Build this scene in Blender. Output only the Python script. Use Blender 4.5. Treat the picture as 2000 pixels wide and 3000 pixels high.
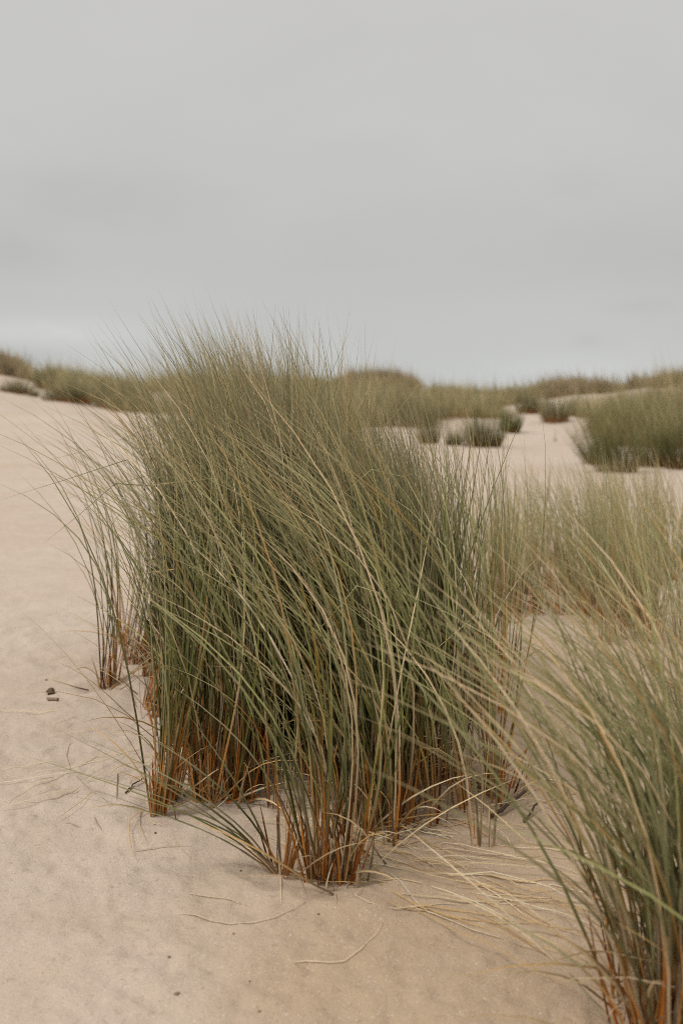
import bpy, math, random
import numpy as np
from mathutils import Vector

for o in list(bpy.data.objects):
    bpy.data.objects.remove(o, do_unlink=True)
scene = bpy.context.scene
COL = scene.collection
rng = np.random.default_rng(7)
random.seed(7)

# ------------------------------------------------------------------ camera
F = 3333.0                       # focal length in photo pixels (2000 wide)
PITCH = math.radians(6.0)
EYE = 1.0
cam_d = bpy.data.cameras.new('camera')
cam = bpy.data.objects.new('camera', cam_d)
COL.objects.link(cam)
cam_d.sensor_fit = 'HORIZONTAL'
cam_d.sensor_width = 24.0
cam_d.lens = 40.0
cam.location = (0, 0, EYE)
cam.rotation_euler = (math.pi / 2 - PITCH, 0, 0)
cam_d.clip_start = 0.05
cam_d.clip_end = 2000
cam_d.dof.use_dof = True
cam_d.dof.focus_distance = 2.75
cam_d.dof.aperture_fstop = 3.4
cam_d.dof.aperture_blades = 9
scene.camera = cam
scene.render.resolution_x = 682
scene.render.resolution_y = 1024

# ------------------------------------------------------------------ light
SUN_EL, SUN_AZ = math.radians(54), math.radians(246)      # azimuth clockwise from +Y
world = bpy.data.worlds.new('World')
scene.world = world
world.use_nodes = True
wt = world.node_tree
for n in list(wt.nodes):
    wt.nodes.remove(n)
W = wt.nodes.new
wl = wt.links.new
wout = W('ShaderNodeOutputWorld')
bg = W('ShaderNodeBackground'); bg.inputs['Strength'].default_value = 0.1
wl(bg.outputs[0], wout.inputs[0])
sky = W('ShaderNodeTexSky'); sky.sky_type = 'NISHITA'; sky.sun_disc = False
sky.sun_elevation = SUN_EL; sky.sun_rotation = SUN_AZ
sky.air_density = 1.0; sky.dust_density = 4.0
hs = W('ShaderNodeHueSaturation'); hs.inputs['Saturation'].default_value = 0.25
wl(sky.outputs[0], hs.inputs['Color'])
tc = W('ShaderNodeTexCoord')
sep = W('ShaderNodeSeparateXYZ'); wl(tc.outputs['Generated'], sep.inputs[0])
ramp = W('ShaderNodeValToRGB')
wl(sep.outputs['Z'], ramp.inputs[0])
SKYK = 10.45
stops = [(0.0, (0.545, 0.558, 0.548)), (0.04, (0.535, 0.542, 0.528)), (0.11, (0.500, 0.502, 0.490)),
         (0.20, (0.532, 0.532, 0.518)), (0.32, (0.562, 0.558, 0.544)), (1.0, (0.78, 0.765, 0.735))]
cr = ramp.color_ramp
while len(cr.elements) > 1:
    cr.elements.remove(cr.elements[-1])
cr.elements[0].position = stops[0][0]; cr.elements[0].color = (*stops[0][1], 1)
for p, c in stops[1:]:
    e = cr.elements.new(p); e.color = (*c, 1)
# soft horizontal cloud structure
mp = W('ShaderNodeMapping'); mp.inputs['Scale'].default_value = (1.5, 1.5, 3.6)
mp.inputs['Location'].default_value = (0.35, 0.2, 0.3)
wl(tc.outputs['Generated'], mp.inputs[0])
nz = W('ShaderNodeTexNoise'); nz.inputs['Scale'].default_value = 2.2
nz.inputs['Detail'].default_value = 7; nz.inputs['Roughness'].default_value = 0.52
nz.inputs['Distortion'].default_value = 0.4
wl(mp.outputs[0], nz.inputs['Vector'])
mr = W('ShaderNodeMapRange')
mr.inputs['From Min'].default_value = 0.3; mr.inputs['From Max'].default_value = 0.7
mr.inputs['To Min'].default_value = 0.985; mr.inputs['To Max'].default_value = 1.055
wl(nz.outputs['Fac'], mr.inputs['Value'])


def cloud_dir(u, v):
    cx, cy = (u - 1000) / F, (1500 - v) / F
    d = Vector((cx, math.cos(PITCH) + cy * math.sin(PITCH), -math.sin(PITCH) + cy * math.cos(PITCH)))
    return d.normalized()


fac = mr.outputs[0]


def math_node(op, a, b=None, clamp=False):
    m = W('ShaderNodeMath'); m.operation = op; m.use_clamp = clamp
    for i, x in enumerate((a, b)):
        if x is None:
            continue
        if isinstance(x, (int, float)):
            m.inputs[i].default_value = x
        else:
            wl(x, m.inputs[i])
    return m.outputs[0]


# the few separate clouds low in the sky (direction, half-width, half-height, amount)
nz2 = W('ShaderNodeTexNoise'); nz2.inputs['Scale'].default_value = 26; nz2.inputs['Detail'].default_value = 6
nz2.inputs['Roughness'].default_value = 0.6
wl(mp.outputs[0], nz2.inputs['Vector'])
wob = math_node('MULTIPLY_ADD', nz2.outputs['Fac'], 1.5); wt.nodes[-1].inputs[2].default_value = -0.75
for (u, v, hw, hh, amt) in [(250, 575, 0.075, 0.024, -0.055), (20, 735, 0.035, 0.020, -0.06), (110, 1045, 0.080, 0.013, -0.10),
                            (110, 975, 0.075, 0.013, 0.065), (290, 1075, 0.04, 0.02, 0.05), (1720, 1000, 0.012, 0.005, -0.05),
                            (1860, 900, 0.022, 0.006, -0.05), (1690, 540, 0.025, 0.012, -0.03), (1680, 1085, 0.08, 0.012, 0.03),
                            (-420, 960, 0.12, 0.03, -0.05), (2500, 930, 0.14, 0.03, -0.05), (2350, 620, 0.12, 0.05, -0.04)]:
    c = cloud_dir(u, v)
    dx = math_node('MULTIPLY', math_node('SUBTRACT', sep.outputs['X'], c.x), 1 / hw)
    dz = math_node('MULTIPLY', math_node('SUBTRACT', sep.outputs['Z'], c.z), 1 / hh)
    r2 = math_node('ADD', math_node('MULTIPLY', dx, dx), math_node('MULTIPLY', dz, dz))
    r2 = math_node('ADD', r2, wob)
    front = math_node('GREATER_THAN', sep.outputs['Y'], 0.0)
    k = math_node('MULTIPLY', math_node('POWER', 2.718, math_node('MULTIPLY', r2, -0.9)), front)
    fac = math_node('ADD', fac, math_node('MULTIPLY', k, amt * (1.9 if amt > 0 else 1.0)))
vm = W('ShaderNodeVectorMath'); vm.operation = 'SCALE'
wl(ramp.outputs[0], vm.inputs[0])
wl(math_node('MULTIPLY', fac, SKYK), vm.inputs['Scale'])
mixw = W('ShaderNodeMix'); mixw.data_type = 'RGBA'
mixw.inputs[0].default_value = 0.96            # thick overcast in front of the clear sky
wl(hs.outputs[0], mixw.inputs[6]); wl(vm.outputs[0], mixw.inputs[7])
wl(mixw.outputs[2], bg.inputs['Color'])

sun_d = bpy.data.lights.new('sun', 'SUN')
sun_d.energy = 1.5
sun_d.angle = math.radians(16)
sun_d.color = (1.0, 0.955, 0.88)
sun = bpy.data.objects.new('sun', sun_d)
COL.objects.link(sun)
to_sun = Vector((math.sin(SUN_AZ) * math.cos(SUN_EL), math.cos(SUN_AZ) * math.cos(SUN_EL), math.sin(SUN_EL)))
sun.rotation_euler = (-to_sun).to_track_quat('-Z', 'Y').to_euler()
sun.location = to_sun * 30

vs = scene.view_settings
vs.view_transform = 'Standard'; vs.look = 'None'; vs.exposure = 0.0; vs.gamma = 1.0
vs.use_curve_mapping = False
scene.render.engine = 'CYCLES'
scene.cycles.max_bounces = 5
scene.cycles.diffuse_bounces = 2
scene.cycles.filter_width = 1.0
scene.cycles.use_denoising = False
scene.cycles.transparent_max_bounces = 4

# ------------------------------------------------------------------ ground shape
SKY_U = [-2500, -1200, -600, -200, 0, 40, 110, 200, 330, 450, 700, 850, 1000, 1100, 1160, 1210, 1260, 1400, 1500, 1570, 1680, 1770, 1830, 1920, 2000, 2300, 2900, 4200]
SKY_V = [1110, 1085, 1075, 1080, 1076, 1080, 1092, 1095, 1116, 1126, 1122, 1118, 1114, 1106, 1112, 1128, 1150, 1154, 1152, 1146, 1134, 1140, 1136, 1124, 1116, 1100, 1090, 1110]


def vnoise(x, y, seed=0):
    """cheap smooth value noise"""
    xi, yi = np.floor(x).astype(np.int64), np.floor(y).astype(np.int64)
    fx, fy = x - xi, y - yi
    fx = fx * fx * (3 - 2 * fx); fy = fy * fy * (3 - 2 * fy)

    def h(a, b):
        n = (a * 374761393 + b * 668265263 + seed * 974634777) & 0x7fffffff
        n = ((n ^ (n >> 13)) * 1274126177) & 0x7fffffff
        return ((n ^ (n >> 16)) & 0xffff) / 65535.0
    a = h(xi, yi) * (1 - fx) + h(xi + 1, yi) * fx
    b = h(xi, yi + 1) * (1 - fx) + h(xi + 1, yi + 1) * fx
    return (a * (1 - fy) + b * fy) * 2 - 1


def sstep(a, b, x):
    t = np.clip((x - a) / (b - a), 0, 1)
    return t * t * (3 - 2 * t)


def ground(x, y):
    x = np.asarray(x, float); y = np.asarray(y, float)
    r = np.hypot(x, y) + 1e-6
    th = np.arctan2(x, y)                                   # 0 = straight ahead
    u = 1000 + F * np.tan(np.clip(th, -0.9, 0.9))
    vsk = np.interp(u, SKY_U, SKY_V)
    zr = 1.0 + (1150 - vsk) / F * 60.0                      # ridge height at 60 m
    zr = zr + 0.5 * vnoise(th * 9, r * 0.0 + 3, 5) * sstep(0.5, 0.9, np.abs(th))
    start = np.interp(u, [-500, 0, 500, 1000, 1300, 1700, 2200], [13, 13, 15, 17, 20, 19, 14])
    k = sstep(0, 1, (r - start) / (60 - start))
    z = (zr - 0.18) * k
    fall = sstep(60, 140, r)
    z = z * (1 - 0.5 * fall)
    far = sstep(8, 30, r)
    z = z + far * (1 - 0.6 * sstep(45, 70, r)) * (0.30 * vnoise(x / 6.0, y / 6.0, 1) + 0.12 * vnoise(x / 2.6, y / 2.6, 2))
    # low mound of blown sand held by the near clump, hollow behind it
    z = z + 0.075 * np.exp(-(((x + 0.02) / 0.85) ** 2 + ((y - 3.2) / 0.95) ** 2))
    z = z + 0.018 * sstep(5.1, 4.5, y + 0.15 * vnoise(x * 1.2, y * 0 + 1, 9)) * sstep(0.2, -0.5, x) * sstep(3.2, 4.2, y)
    # soft wind lumps and the rough rain-pitted skin
    near = 1 - sstep(9, 20, r)
    z = z + near * (0.013 * vnoise(x * 1.7, y * 1.7, 3) + 0.006 * vnoise(x * 3.6, y * 4.4, 4) + 0.0025 * vnoise(x * 8.5, y * 9.5, 14))
    pit = near * sstep(-0.3, 0.5, vnoise(x * 1.1 + 4, y * 1.1, 8) + 0.8 * np.exp(-((x + 0.25) ** 2 + (y - 3.2) ** 2) / 1.6))
    z = z + pit * (0.0045 * vnoise(x * 17, y * 17, 6) + 0.0036 * vnoise(x * 37, y * 37, 7))
    z = z + near * 0.0013 * vnoise(x * 50, y * 50, 11)
    for cx, cy, dr in DIMPLES:                     # scour round the feet of the tufts
        q = ((x - cx) ** 2 + (y - cy) ** 2) / (dr * dr)
        z = z - 0.014 * np.exp(-q * 0.55) + 0.012 * np.exp(-q * 3.0) + 0.006 * np.exp(-(np.sqrt(q) - 2.2) ** 2 * 2)
    return z


DIMPLES = []
G0 = float(ground(0.0, 0.0))


def px_ray(u, v):
    cx, cy = (u - 1000) / F, (1500 - v) / F
    return np.array([cx, math.cos(PITCH) + cy * math.sin(PITCH), -math.sin(PITCH) + cy * math.cos(PITCH)])


def gp(u, v):
    """ground point seen at a photo pixel"""
    d = px_ray(u, v)
    t = np.geomspace(0.8, 400, 6000)
    z = EYE + d[2] * t - ground(d[0] * t, d[1] * t)
    i = int(np.argmax(z < 0)) if (z < 0).any() else len(t) - 1
    i = max(i, 1)
    a, b = z[i - 1], z[i]
    tt = t[i - 1] + (t[i] - t[i - 1]) * (a / (a - b) if a != b else 0)
    return np.array([d[0] * tt, d[1] * tt, float(ground(d[0] * tt, d[1] * tt))])


def at(u, v, y):
    """point in the air seen at a photo pixel, y metres ahead"""
    d = px_ray(u, v)
    return np.array([0, 0, EYE]) + d * (y / d[1])


def to_px(p):
    c, s = math.cos(PITCH), math.sin(PITCH)
    z = p[..., 2] - EYE
    dep = p[..., 1] * c - z * s
    up = p[..., 1] * s + z * c
    return 1000 + F * p[..., 0] / dep, 1500 - F * up / dep


DIMPLES[:] = [(*gp(*p)[:2], d) for p, d in [((925, 2575), 0.06), ((1022, 2585), 0.05), ((818, 2560), 0.045), ((470, 2388), 0.055), ((585, 2335), 0.09), ((680, 2340), 0.06),
                                               ((748, 2300), 0.05), ((1265, 2270), 0.10), ((300, 2018), 0.05), ((330, 2012), 0.05), ((1440, 2318), 0.06), ((1130, 2420), 0.08)]]


# ------------------------------------------------------------------ materials
def new_mat(name):
    m = bpy.data.materials.new(name); m.use_nodes = True
    nt = m.node_tree
    b = nt.nodes['Principled BSDF']
    return m, nt, b


def sand_material():
    m, nt, b = new_mat('dry_sand')
    N, L = nt.nodes.new, nt.links.new
    tc = N('ShaderNodeTexCoord')

    def noise(scale, detail=3, rough=0.5, sx=None):
        n = N('ShaderNodeTexNoise'); n.inputs['Scale'].default_value = scale
        n.inputs['Detail'].default_value = detail; n.inputs['Roughness'].default_value = rough
        L(tc.outputs['Object'], n.inputs['Vector'])
        return n.outputs['Fac']

    def rng_(x, a, b_, c, d):
        r = N('ShaderNodeMapRange'); L(x, r.inputs['Value'])
        for k, v in zip(('From Min', 'From Max', 'To Min', 'To Max'), (a, b_, c, d)):
            r.inputs[k].default_value = v
        return r.outputs[0]

    def mix(f, a, c, mode='MIX'):
        n = N('ShaderNodeMix'); n.data_type = 'RGBA'; n.blend_type = mode
        if isinstance(f, float):
            n.inputs[0].default_value = f
        else:
            L(f, n.inputs[0])
        for i, x in ((6, a), (7, c)):
            if isinstance(x, tuple):
                n.inputs[i].default_value = (*x, 1)
            else:
                L(x, n.inputs[i])
        return n.outputs[2]
    big = rng_(noise(0.55, 4), 0.35, 0.65, 0, 1)
    col = mix(big, (0.580, 0.458, 0.362), (0.625, 0.524, 0.440))
    ta = N('ShaderNodeAttribute'); ta.attribute_name = 'loose'  # soft shade beside the stand, put into the sand colour as tan
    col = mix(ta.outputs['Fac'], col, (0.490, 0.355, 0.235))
    med = rng_(noise(5.5, 5, 0.6), 0.40, 0.66, 0, 0.38)
    col = mix(med, col, (0.475, 0.372, 0.272))
    pitm = rng_(noise(42, 3, 0.6), 0.60, 0.74, 0, 0.45)
    col = mix(pitm, col, (0.30, 0.215, 0.145))
    grain = rng_(noise(430, 2, 0.7), 0.25, 0.75, 0.80, 1.20)
    cmb = N('ShaderNodeCombineColor')
    for i in range(3):
        L(grain, cmb.inputs[i])
    col = mix(1.0, col, cmb.outputs[0], 'MULTIPLY')
    vo = N('ShaderNodeTexVoronoi'); vo.inputs['Scale'].default_value = 420
    L(tc.outputs['Object'], vo.inputs['Vector'])
    sc = N('ShaderNodeSeparateColor'); L(vo.outputs['Color'], sc.inputs[0])
    bright = rng_(sc.outputs[0], 0.975, 0.985, 0, 0.6)
    col = mix(bright, col, (0.74, 0.68, 0.60))
    dark = rng_(sc.outputs[1], 0.975, 0.985, 0, 0.4)
    col = mix(dark, col, (0.16, 0.10, 0.06))
    L(col, b.inputs['Base Color'])
    b.inputs['Roughness'].default_value = 0.95
    b.inputs['Specular IOR Level'].default_value = 0.5
    bu1 = N('ShaderNodeBump'); bu1.inputs['Strength'].default_value = 0.55; bu1.inputs['Distance'].default_value = 0.009
    L(noise(55, 5, 0.65), bu1.inputs['Height'])
    bu2 = N('ShaderNodeBump'); bu2.inputs['Strength'].default_value = 0.35; bu2.inputs['Distance'].default_value = 0.0014
    L(noise(380, 2, 0.6), bu2.inputs['Height']); L(bu1.outputs[0], bu2.inputs['Normal'])
    L(bu2.outputs[0], b.inputs['Normal'])
    return m


def leaf_material(name, rough=0.5, spec=0.35, trans=0.06, streak=220):
    m, nt, b = new_mat(name)
    N, L = nt.nodes.new, nt.links.new
    at_ = N('ShaderNodeAttribute'); at_.attribute_name = 'col'
    tc = N('ShaderNodeTexCoord')
    n = N('ShaderNodeTexNoise'); n.inputs['Scale'].default_value = streak; n.inputs['Detail'].default_value = 3
    L(tc.outputs['Object'], n.inputs['Vector'])
    r = N('ShaderNodeMapRange'); L(n.outputs['Fac'], r.inputs['Value'])
    r.inputs['From Min'].default_value = 0.25; r.inputs['From Max'].default_value = 0.75
    r.inputs['To Min'].default_value = 0.78; r.inputs['To Max'].default_value = 1.22
    s = N('ShaderNodeVectorMath'); s.operation = 'SCALE'
    L(at_.outputs['Color'], s.inputs[0]); L(r.outputs[0], s.inputs['Scale'])
    L(s.outputs[0], b.inputs['Base Color'])
    b.inputs['Roughness'].default_value = rough
    b.inputs['Specular IOR Level'].default_value = spec
    if trans > 0:
        t = N('ShaderNodeBsdfTranslucent'); L(s.outputs[0], t.inputs['Color'])
        mx = N('ShaderNodeMixShader'); mx.inputs[0].default_value = trans
        L(b.outputs[0], mx.inputs[1]); L(t.outputs[0], mx.inputs[2])
        L(mx.outputs[0], nt.nodes['Material Output'].inputs['Surface'])
    return m


def solid_material(name, c1, c2, scale=40, rough=0.85):
    m, nt, b = new_mat(name)
    N, L = nt.nodes.new, nt.links.new
    tc = N('ShaderNodeTexCoord')
    n = N('ShaderNodeTexNoise'); n.inputs['Scale'].default_value = scale; n.inputs['Detail'].default_value = 5
    L(tc.outputs['Object'], n.inputs['Vector'])
    mx = N('ShaderNodeMix'); mx.data_type = 'RGBA'
    L(n.outputs['Fac'], mx.inputs[0])
    mx.inputs[6].default_value = (*c1, 1); mx.inputs[7].default_value = (*c2, 1)
    L(mx.outputs[2], b.inputs['Base Color'])
    b.inputs['Roughness'].default_value = rough
    bu = N('ShaderNodeBump'); bu.inputs['Strength'].default_value = 0.6; bu.inputs['Distance'].default_value = 0.002
    L(n.outputs['Fac'], bu.inputs['Height']); L(bu.outputs[0], b.inputs['Normal'])
    return m


M_SAND = sand_material()
M_BLADE = leaf_material('marram_blade', rough=0.52, spec=0.16)
M_DRY = leaf_material('dry_straw', rough=0.7, spec=0.2, trans=0.1)
M_FAR = leaf_material('far_marram', rough=0.6, spec=0.25, trans=0.15, streak=30)
M_TWIG = solid_material('dark_twig', (0.045, 0.025, 0.015), (0.12, 0.07, 0.04), 90)
M_PELLET = solid_material('brown_crumb', (0.06, 0.035, 0.018), (0.22, 0.15, 0.085), 160)
M_STICK = solid_material('pale_wood', (0.20, 0.13, 0.08), (0.36, 0.25, 0.165), 120)
M_SHELL = solid_material('pale_shell', (0.62, 0.58, 0.52), (0.75, 0.72, 0.67), 80, 0.5)

# ------------------------------------------------------------------ ground mesh


def build_ground():
    rs = [0.0]
    r = 0.55
    while r < 420:
        rs.append(r)
        step = 0.0055 if 1.2 < r < 5.5 else (0.011 if r < 14 else 0.02)
        r *= 1 + step
    rs = np.array(rs[1:])
    front = np.linspace(-0.42, 0.42, 420)
    side = np.linspace(0.42, 2 * math.pi - 0.42, 150)[1:-1]
    th = np.concatenate([front, side])
    R, T = np.meshgrid(rs, th, indexing='ij')
    X, Y = R * np.sin(T), R * np.cos(T)
    Z = ground(X, Y)
    nr, nt_ = R.shape
    v = np.stack([X, Y, Z], -1).reshape(-1, 3)
    v = np.vstack([v, [[0, 0, G0]]])
    i = np.arange(nr - 1)[:, None] * nt_
    j = np.arange(nt_)[None, :]
    jn = (j + 1) % nt_
    q = np.stack([i + j, i + nt_ + j, i + nt_ + jn, i + jn], -1).reshape(-1, 4)[:, ::-1]
    c = len(v) - 1
    tri = np.stack([np.full(nt_, c), np.arange(nt_), (np.arange(nt_) + 1) % nt_], -1)[:, ::-1]
    me = bpy.data.meshes.new('sand_ground')
    nq, n3 = len(q), len(tri)
    me.vertices.add(len(v)); me.vertices.foreach_set('co', v.ravel())
    me.loops.add(nq * 4 + n3 * 3)
    me.loops.foreach_set('vertex_index', np.concatenate([q.ravel(), tri.ravel()]).astype(np.int32))
    me.polygons.add(nq + n3)
    me.polygons.foreach_set('loop_start', np.concatenate([np.arange(nq) * 4, nq * 4 + np.arange(n3) * 3]).astype(np.int32))
    me.polygons.foreach_set('use_smooth', np.ones(nq + n3, bool))
    me.update(calc_edges=True); me.validate()
    # tan sand with the stand's soft shade painted in, paler elsewhere
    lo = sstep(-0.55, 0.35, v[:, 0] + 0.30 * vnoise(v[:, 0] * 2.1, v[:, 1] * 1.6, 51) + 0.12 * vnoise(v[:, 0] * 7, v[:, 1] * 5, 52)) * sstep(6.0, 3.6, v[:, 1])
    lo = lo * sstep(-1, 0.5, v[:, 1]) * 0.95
    at_ = me.attributes.new('loose', 'FLOAT', 'POINT'); at_.data.foreach_set('value', lo.astype(np.float32))  # mask of the stand's soft shade painted into the sand, not loose sand
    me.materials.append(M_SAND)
    if me.polygons[0].normal.z < 0:
        me.flip_normals()
    o = bpy.data.objects.new('sand_ground', me); COL.objects.link(o)
    o['kind'] = 'structure'
    return o


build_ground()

# ------------------------------------------------------------------ blades
GREENS = np.array([[0.178, 0.190, 0.062], [0.126, 0.146, 0.038], [0.268, 0.266, 0.115], [0.205, 0.212, 0.085], [0.168, 0.166, 0.040], [0.088, 0.106, 0.028]])
PALE = np.array([0.45, 0.415, 0.240])
TAN = np.array([[0.60, 0.46, 0.27], [0.70, 0.57, 0.39], [0.50, 0.33, 0.14]])
BASE = np.array([[0.54, 0.20, 0.035], [0.40, 0.125, 0.02], [0.58, 0.27, 0.07], [0.15, 0.05, 0.015], [0.42, 0.18, 0.04], [0.55, 0.34, 0.15], [0.27, 0.20, 0.13], [0.56, 0.43, 0.27]])
GOLD = np.array([0.55, 0.30, 0.05])


class Blades:
    """centre lines, widths and colours of many blades; .mesh(idx) turns some of them into one mesh"""

    def __init__(s, pts, wid, col, ref=None):
        s.p, s.w, s.c = pts, wid, col
        t = np.gradient(pts, axis=1)
        t /= np.linalg.norm(t, axis=2, keepdims=True) + 1e-12
        if ref is None:
            a = rng.uniform(0, 2 * np.pi, len(pts))
            ref = np.stack([np.cos(a), np.sin(a), np.full_like(a, 0.15)], -1)
        side = np.cross(t, ref[:, None, :])
        side /= np.linalg.norm(side, axis=2, keepdims=True) + 1e-9
        s.side, s.n = side, np.cross(side, t)

    def mesh(s, name, idx, mat, origin=None, fold=0.42):
        p = s.p[idx]
        if origin is not None:
            p = p - np.asarray(origin)
        w = s.w[idx][..., None]
        sd, n = s.side[idx], s.n[idx]
        k, m = p.shape[:2]
        v = np.stack([p - sd * w * 0.5 + n * w * fold * 0.5, p - n * w * fold * 0.5, p + sd * w * 0.5 + n * w * fold * 0.5], 2)
        v = v.reshape(-1, 3)
        c = np.repeat(s.c[idx][:, :, None, :], 3, 2).reshape(-1, 3)
        b = (np.arange(k)[:, None] * m + np.arange(m - 1)[None, :]) * 3
        q = np.concatenate([np.stack([b, b + 1, b + 4, b + 3], -1), np.stack([b + 1, b + 2, b + 5, b + 4], -1)], 2).reshape(-1, 4)
        return raw_mesh(name, v, q, c, mat)


def raw_mesh(name, v, q, c, mat):
    me = bpy.data.meshes.new(name)
    me.vertices.add(len(v)); me.vertices.foreach_set('co', np.ascontiguousarray(v, np.float32).ravel())
    me.loops.add(q.size); me.loops.foreach_set('vertex_index', q.ravel().astype(np.int32))
    me.polygons.add(len(q))
    me.polygons.foreach_set('loop_start', (np.arange(len(q)) * q.shape[1]).astype(np.int32))
    me.polygons.foreach_set('use_smooth', np.ones(len(q), bool))
    me.update(calc_edges=True)
    a = me.attributes.new('col', 'FLOAT_COLOR', 'POINT')
    a.data.foreach_set('color', np.hstack([c, np.ones((len(c), 1))]).astype(np.float32).ravel())
    me.materials.append(mat)
    return me


def obj(name, me, parent=None, loc=None):
    o = bpy.data.objects.new(name, me); COL.objects.link(o)
    if parent is not None:
        o.parent = parent
    if loc is not None:
        o.location = loc
    return o


def thing(name, label, cat, loc=(0, 0, 0), group=None):
    o = obj(name, None, loc=loc)
    o.empty_display_size = 0.1
    o['label'] = label; o['category'] = cat
    if group:
        o['group'] = group
    return o


def tag(o, label, cat, group=None):
    o['label'] = label; o['category'] = cat
    if group:
        o['group'] = group
    return o


S = 8


def grow(base, L, d0, wind, pw, droop, width, ho, dry=0.04, seg=S, gold=0.12, greens=GREENS, pale=0.0, tip=0.5, wob=0.02, kink=0.0, bright=1.0):
    """vectorised blades: base (N,3); d0 start direction; wind (N,2) sideways pull growing along the blade"""
    N = len(base)
    s = np.linspace(0, 1, seg + 1)[None, :]
    sm = np.linspace(0, 1, seg * 3 + 1)[None, :]
    d = np.repeat(d0[:, None, :], sm.shape[1], 1).copy()
    k = sm ** pw[:, None]
    d[..., 0] += wind[:, 0:1] * k + wob * np.sin(sm * 7 + rng.uniform(0, 6, (N, 1))) * rng.normal(1, .5, (N, 1))
    d[..., 1] += wind[:, 1:2] * k + wob * np.sin(sm * 6 + rng.uniform(0, 6, (N, 1)))
    d[..., 2] -= droop[:, None] * sm ** 2
    kn = rng.random(N) < kink                       # some leaves are snapped and hang at a sharp angle
    ks = rng.uniform(0.6, 0.9, N)
    kd = np.stack([rng.normal(-0.4, 0.8, N), rng.normal(0, 0.8, N), rng.uniform(-1.3, -0.25, N)], -1)
    d = np.where((kn[:, None] & (sm > ks[:, None]))[..., None], kd[:, None, :] + 0.25 * d, d)
    d /= np.linalg.norm(d, axis=2, keepdims=True)
    step = (L / (seg * 3))[:, None, None]
    mid = 0.5 * (d[:, 1:] + d[:, :-1]) * step
    P = np.concatenate([np.zeros((N, 1, 3)), np.cumsum(mid, 1)], 1)[:, ::3] + base[:, None, :]
    prof = np.interp(s[0], [0, 0.06, 0.3, 0.6, 0.85, 1.0], [1.05, 1.0, 1.0, 0.8, 0.42, 0.03])
    w = width[:, None] * prof[None, :]
    # colour along the blade: brown sheath at the foot, green leaf, sometimes golden stretches and dry tips
    l = s * L[:, None]
    g = greens[rng.integers(0, len(greens), N)] * np.clip(rng.lognormal(-0.10, 0.48, (N, 1)), 0.35, 2.1)
    pk = np.clip(pale + (rng.random((N, 1)) < 0.16) * 0.55, 0, 0.9)
    g = g * (1 - pk) + PALE * pk
    isdry = rng.random(N) < dry
    tan = TAN[rng.integers(0, len(TAN), N)] * rng.uniform(0.8, 1.15, (N, 1))
    g[isdry] = 1.15 * tan[isdry] / bright
    bcol = BASE[rng.integers(0, len(BASE), N)] * rng.uniform(0.75, 1.2, (N, 1))
    f = sstep(0.6, 1.35, l / (ho[:, None] + 1e-6))[..., None]
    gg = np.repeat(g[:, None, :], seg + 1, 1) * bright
    up = (0.27 + 1.27 * s if bright <= 1.2 else 0.6 + 0.9 * s)[..., None]  # colour darkens downward, standing in for shade low among the blades
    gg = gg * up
    sage = (0.68 * sstep(0.35, 1.0, s))[..., None] * (~isdry)[:, None, None]
    gg = gg * (1 - sage) + PALE * rng.uniform(0.75, 1.2, (N, 1, 1)) * sage
    isg = (rng.random(N) < gold) & ~isdry
    ctr = rng.uniform(0.25, 0.9, N)
    gk = np.exp(-((s - ctr[:, None]) / 0.09) ** 2)[..., None] * isg[:, None, None] * 0.7
    gg = gg * (1 - gk) + GOLD * gk
    tk = (sstep(0.72, 1.0, s) * (rng.random(N) < tip)[:, None] * 0.75)[..., None]
    gg = gg * (1 - tk) + TAN[0] * tk
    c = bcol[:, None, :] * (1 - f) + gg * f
    return P, w, c


def shoots(centres, nper, r, Lfun, wind_m, wind_s, flare, ho_m, width=(0.0035, 0.0058), far=0.1, far_w=(1.3, 2.4),
           dry=0.05, wy=(-0.05, 0.18), up_s=0.05, pale=0.0, droop=0.0, pw=(1.3, 2.5), gold=0.12, tip=0.5, wob=0.02, seg=S, lean=(0, 0), kink=0.03, bright=1.0):
    """blades in bundles: each centre is one rooted shoot"""
    C = np.repeat(np.asarray(centres)[:, :2], nper, 0)
    N = len(C)
    a, q = rng.uniform(0, 2 * np.pi, N), np.sqrt(rng.random(N)) * r
    off = np.stack([np.cos(a), np.sin(a)], -1) * q[:, None]
    b = C + off
    base = np.stack([b[:, 0], b[:, 1], ground(b[:, 0], b[:, 1]) - 0.012], -1)
    L = Lfun(base) * np.clip(rng.normal(0.98, 0.12, N), 0.5, 1.12)
    short = rng.random(N) < 0.22
    L[short] *= rng.uniform(0.35, 0.8, short.sum())
    ln = lean(base) if callable(lean) else np.tile(np.asarray(lean, float), (N, 1))
    d0 = np.stack([off[:, 0] / r * flare + ln[:, 0], off[:, 1] / r * flare + ln[:, 1], np.ones(N)], -1)
    d0[:, :2] += rng.normal(0, up_s, (N, 2))
    wm = wind_m(base) if callable(wind_m) else wind_m
    wx = -np.clip(rng.normal(wm, wind_s, N), -0.25, 3)
    fr = rng.random(N) < far
    wx[fr] = -rng.uniform(*far_w, fr.sum())
    wyy = rng.normal(wy[0], wy[1], N)
    ho = np.clip(rng.normal(ho_m, ho_m * 0.55, N), 0.02, None)
    return Blades(*grow(base, L, d0, np.stack([wx, wyy], -1), rng.uniform(*pw, N), np.full(N, droop),
                        rng.uniform(*width, N), ho, dry=dry, pale=pale, gold=gold, tip=tip, wob=wob, seg=seg, kink=kink, bright=bright))


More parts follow.
